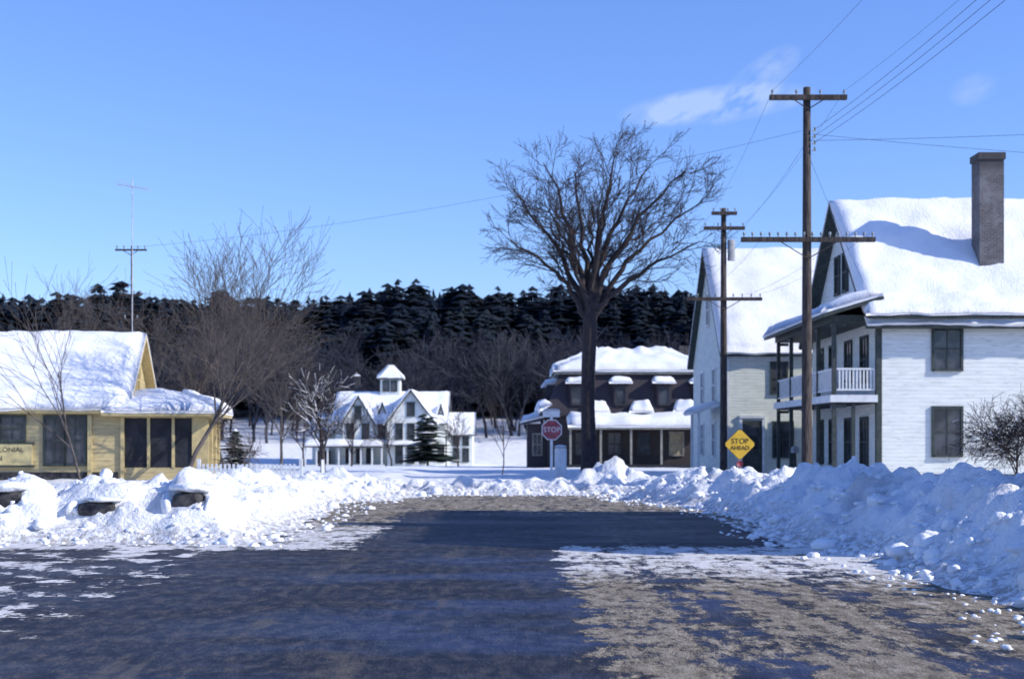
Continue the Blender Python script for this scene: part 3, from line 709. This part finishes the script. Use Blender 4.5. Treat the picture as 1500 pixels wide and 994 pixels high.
# ------------------------------------------------------------ utility poles
def upole(x, y, h, r, arms, name='utility_pole', at=.07):
    g = Group(name, (x, y, 0))
    T = Tubes(); T.add([(0, 0, -.5), (0, 0, h*.5), (0, 0, h)], [r, r*.85, r*.65], 10, True); T.obj('pole', M_wood, g.e)
    I = Tubes(); Br = Tubes()
    for k, (z, w, nI) in enumerate(arms):
        g.box('crossarm', -w/2, w/2, -r-.1, -r*.6, z-at, z+at, M_wood)
        Br.add([(-w*.22, -r-.11, z-.05), (0, -r-.02, z-.05-w*.13)], [.018, .018], 4); Br.add([(w*.22, -r-.11, z-.05), (0, -r-.02, z-.05-w*.13)], [.018, .018], 4)
        for j in range(nI):
            xx = -w/2+.08+(w-.16)*j/(nI-1)
            if abs(xx) < .1: continue
            I.add([(xx, -r-.04, z+at), (xx, -r-.04, z+at+.06), (xx, -r-.04, z+at+.08), (xx, -r-.04, z+at+.16)], [.02, .02, .045, .03], 6, True)
    I.obj('insulators', M_insul, g.e); Br.obj('braces', M_wood, g.e)
    return g
g = upole(9.07, 42, 12.55, .17, [(12.2, 2.36, 4), (7.85, 4.1, 16)])
T = Tubes()
for z in (11.25, 11.05, 10.85, 10.65): T.add([(.15, -.12, z-.05), (.22, -.12, z-.05), (.22, -.12, z+.05)], [.04, .05, .04], 6, True)
T.obj('secondary_rack', M_insul, g.e)
g2 = upole(9.3, 60, 11.9, .17, [(11.65, 1.1, 4), (11.0, 1.8, 4), (7.9, 3.3, 9)])
T = Tubes(); T.add([(.33, -.05, 9.6), (.33, -.05, 10.5)], [.16, .16], 10, True); T.obj('transformer', M_grey, g2.e)
upole(9.0, -6, 12.5, .17, [(12.2, 2.36, 4), (7.85, 4.1, 16)])
upole(-17.0, 61, 10.4, .045, [(10.2, 1.4, 5), (8.2, 1.0, 4), (7.1, .7, 4)], at=.035)

W = Tubes()
def wire(a, b, sag, r=.009):
    a = np.array(a, float); b = np.array(b, float); t = np.linspace(0, 1, 28)[:, None]
    P = a+(b-a)*t; P[:, 2] -= (4*sag*t*(1-t))[:, 0]; W.add(P, r, 4)
for xx in (-1.1, 1.1): wire((9.07+xx, 41.8, 12.4), (9+xx, -6.2, 12.4), 1.0, .005); wire((9.07+xx, 41.8, 12.4), (9.3+xx*.8, 59.8, 11.2), .3, .005)
for k, z in enumerate((11.25, 11.05, 10.85)): wire((9.3, 41.9, z), (9.3+k*.15, -6.2, z+.1), .9, .0075)
wire((8.9, 41.9, 11.2), (-17.0, 60.8, 10.3), .5, .005); wire((9.2, 41.9, 10.9), (40, 34, 12), .6, .006); wire((9.2, 41.9, 11.1), (40, 44, 10.5), .5, .006)
for xx in (-1.9, -1.3, 1.2, 1.9): wire((9.07+xx, 41.8, 8.05), (9.3+xx*.8, 59.8, 8.1), .25, .005)
wire((9.3, 59.8, 8.0), (-17, 60.8, 8.3), .6, .004)
wire((9.0, 41.9, 10.8), (9.3, 59.9, 10.3), .3, .006)
wire((9.07, 42, 10.6), (13.0, 49, 6.6), .15, .006)
W.obj('overhead_wires', M_wire)

# ------------------------------------------------------------ signs
g = Group('diamond_warning_sign', (7.5, 45, 0)); z = 1.58; s = .54
def ngon(g, name, pts, y0, y1, mat):
    n = len(pts); V = [(p[0], y0, p[1]) for p in pts]+[(p[0], y1, p[1]) for p in pts]
    F = [tuple(range(n)), tuple(reversed(range(n, 2*n)))]+[(i, n+i, n+(i+1) % n, (i+1) % n) for i in range(n)]
    return g.poly(name, V, F, mat)
def rdiamond(s, c=.05):
    return [(-c, z-s+c), (c, z-s+c), (s-c, z-c), (s-c, z+c), (c, z+s-c), (-c, z+s-c), (-s+c, z+c), (-s+c, z-c)]
ngon(g, 'border', rdiamond(s), -.06, -.05, M_black); ngon(g, 'panel', rdiamond(s-.02), -.064, -.061, M_yel)
g.box('post', -.04, .04, -.049, .03, -.2, 1.9, M_metal)
text(g, 'STOP', .24, (0, -.07, z+.1), M_black); text(g, 'AHEAD', .19, (0, -.07, z-.12), M_black)
T = Tubes(); T.add([(0, -.09, .94), (0, -.05, .94)], [.11, .11], 12, True); T.obj('red_reflector', M_red, g.e)

g = Group('stop_sign', (1.65, 57, 0), math.radians(8)); z = 2.15
oc = [(.46*math.cos(math.pi/8+i*math.pi/4), z+.46*math.sin(math.pi/8+i*math.pi/4)) for i in range(8)]
oc2 = [(.42*math.cos(math.pi/8+i*math.pi/4), z+.42*math.sin(math.pi/8+i*math.pi/4)) for i in range(8)]
ngon(g, 'border', oc, -.06, -.05, M_trimw); ngon(g, 'panel', oc2, -.064, -.061, M_red); text(g, 'STOP', .3, (0, -.07, z), M_trimw)
g.box('post', -.05, .05, -.049, .05, -.2, 2.8, M_trimw)
g.box('upper_plate', -.38, .34, -.06, -.05, 2.68, 2.95, M_trimw)
g.snow('snow_cap', [(-.35, -.1, 2.96), (.33, -.1, 2.96), (.33, .02, 2.96), (-.35, .02, 2.96)], .1, .1)
g = Group('white_guard_post', (2.05, 57.6, 0)); T = Tubes(); T.add([(0, 0, -.2), (0, 0, 1.35), (0, 0, 1.42)], [.26, .26, .18], 12, True); T.obj('post', M_trimw, g.e)
g.snow('snow_cap', [(-.25, -.25, 1.42), (.25, -.25, 1.42), (.25, .25, 1.42), (-.25, .25, 1.42)], .15, .1)

# picket fence
g = Group('white_picket_fence', (-9.3, 41, 0)); L = []
for i in range(22): L.append((i*.13, i*.13+.07, -.02, .005, .1, 1.0))
L += [(-.05, 2.9, .006, .05, .35, .42), (-.05, 2.9, .006, .05, .8, .87), (-.15, -.06, -.03, .08, 0, 1.15), (2.91, 3.01, -.03, .08, 0, 1.15)]
g.boxes('pickets', L, M_trimw)
g = Group('mailbox', (11.6, 56, 0)); g.box('post', -.05, .05, -.05, .05, 0, 1.2, M_wood)
pr = [(-.12, 1.2), (.12, 1.2), (.12, 1.36)]+[(.12*math.cos(a), 1.36+.12*math.sin(a)) for a in np.linspace(.3, math.pi-.3, 6)]+[(-.12, 1.36)]
ngon(g, 'box', pr, -.28, .22, M_grey)

# ------------------------------------------------------------ light
az = Vector((.955, -.30, 0)).normalized(); el = math.radians(31)
S = Vector((az.x*math.cos(el), az.y*math.cos(el), math.sin(el)))
ld = bpy.data.lights.new('sun', 'SUN'); ld.energy = 5.0; ld.angle = math.radians(.5); ld.color = (1, .955, .87)
lo = bpy.data.objects.new('sun', ld); scene.collection.objects.link(lo); lo.rotation_euler = S.to_track_quat('Z', 'Y').to_euler()
w = bpy.data.worlds.new('World'); scene.world = w; w.use_nodes = True; t = w.node_tree; bg = t.nodes['Background']
sky = t.nodes.new('ShaderNodeTexSky'); sky.sky_type = 'NISHITA'; sky.sun_disc = False; sky.sun_elevation = el; sky.sun_rotation = math.atan2(S.x, S.y)
sky.air_density = 1.2; sky.dust_density = .2; sky.ozone_density = 3
def wm(op, a, b=None):
    nd = t.nodes.new('ShaderNodeMath'); nd.operation = op
    for i, v in enumerate((a, b)):
        if v is None: continue
        if isinstance(v, (int, float)): nd.inputs[i].default_value = v
        else: t.links.new(v, nd.inputs[i])
    return nd.outputs[0]
tc = t.nodes.new('ShaderNodeTexCoord'); sp = t.nodes.new('ShaderNodeSeparateXYZ'); t.links.new(tc.outputs['Generated'], sp.inputs[0])
yy = wm('MAXIMUM', sp.outputs['Y'], .05); u = wm('DIVIDE', sp.outputs['X'], yy); v = wm('DIVIDE', sp.outputs['Z'], yy)
nz = t.nodes.new('ShaderNodeTexNoise'); nz.inputs['Scale'].default_value = 1; nz.inputs['Detail'].default_value = 5; nz.inputs['Roughness'].default_value = .58
cb = t.nodes.new('ShaderNodeCombineXYZ'); t.links.new(wm('MULTIPLY', u, 26), cb.inputs[0]); t.links.new(wm('SUBTRACT', wm('MULTIPLY', v, 40), wm('MULTIPLY', u, 20)), cb.inputs[1]); t.links.new(cb.outputs[0], nz.inputs['Vector'])
def blob(cx, cy, rx, ry, tilt, amp):
    du = wm('SUBTRACT', u, cx); dv = wm('SUBTRACT', wm('SUBTRACT', v, cy), wm('MULTIPLY', du, tilt))
    r = wm('ADD', wm('POWER', wm('ABSOLUTE', wm('DIVIDE', du, rx)), 2), wm('POWER', wm('ABSOLUTE', wm('DIVIDE', dv, ry)), 2))
    return wm('MULTIPLY', wm('MAXIMUM', wm('SUBTRACT', 1, r), 0), amp)
m = wm('ADD', wm('ADD', blob(.15, .246, .075, .015, .12, 1.2), blob(.178, .260, .035, .020, .7, .9)), wm('ADD', blob(.338, .257, .02, .013, .2, .35), blob(.120, .242, .022, .012, 0, 1.2)))
fac = wm('MULTIPLY', m, wm('MAXIMUM', wm('MULTIPLY', wm('SUBTRACT', nz.outputs['Fac'], .36), 2.2), 0)); nd = wm('MINIMUM', fac, .45)
tint = t.nodes.new('ShaderNodeMix'); tint.data_type = 'RGBA'; tint.blend_type = 'MULTIPLY'; tint.inputs[0].default_value = 1
t.links.new(sky.outputs[0], tint.inputs[6]); tint.inputs[7].default_value = (.76, .93, 1.5, 1)
mx = t.nodes.new('ShaderNodeMix'); mx.data_type = 'RGBA'; t.links.new(nd, mx.inputs[0]); t.links.new(tint.outputs[2], mx.inputs[6]); mx.inputs[7].default_value = (4.8, 5.7, 6.8, 1)
t.links.new(mx.outputs[2], bg.inputs[0]); bg.inputs[1].default_value = .145

cd = bpy.data.cameras.new('camera'); cd.lens = 48; cd.sensor_width = 36; cd.shift_y = .0987; cd.clip_end = 4000
cd.dof.use_dof = True; cd.dof.focus_distance = 15; cd.dof.aperture_fstop = 2.2
co = bpy.data.objects.new('camera', cd); scene.collection.objects.link(co); co.location = (0, 0, 1.7); co.rotation_euler = (math.pi/2, 0, 0)
scene.camera = co
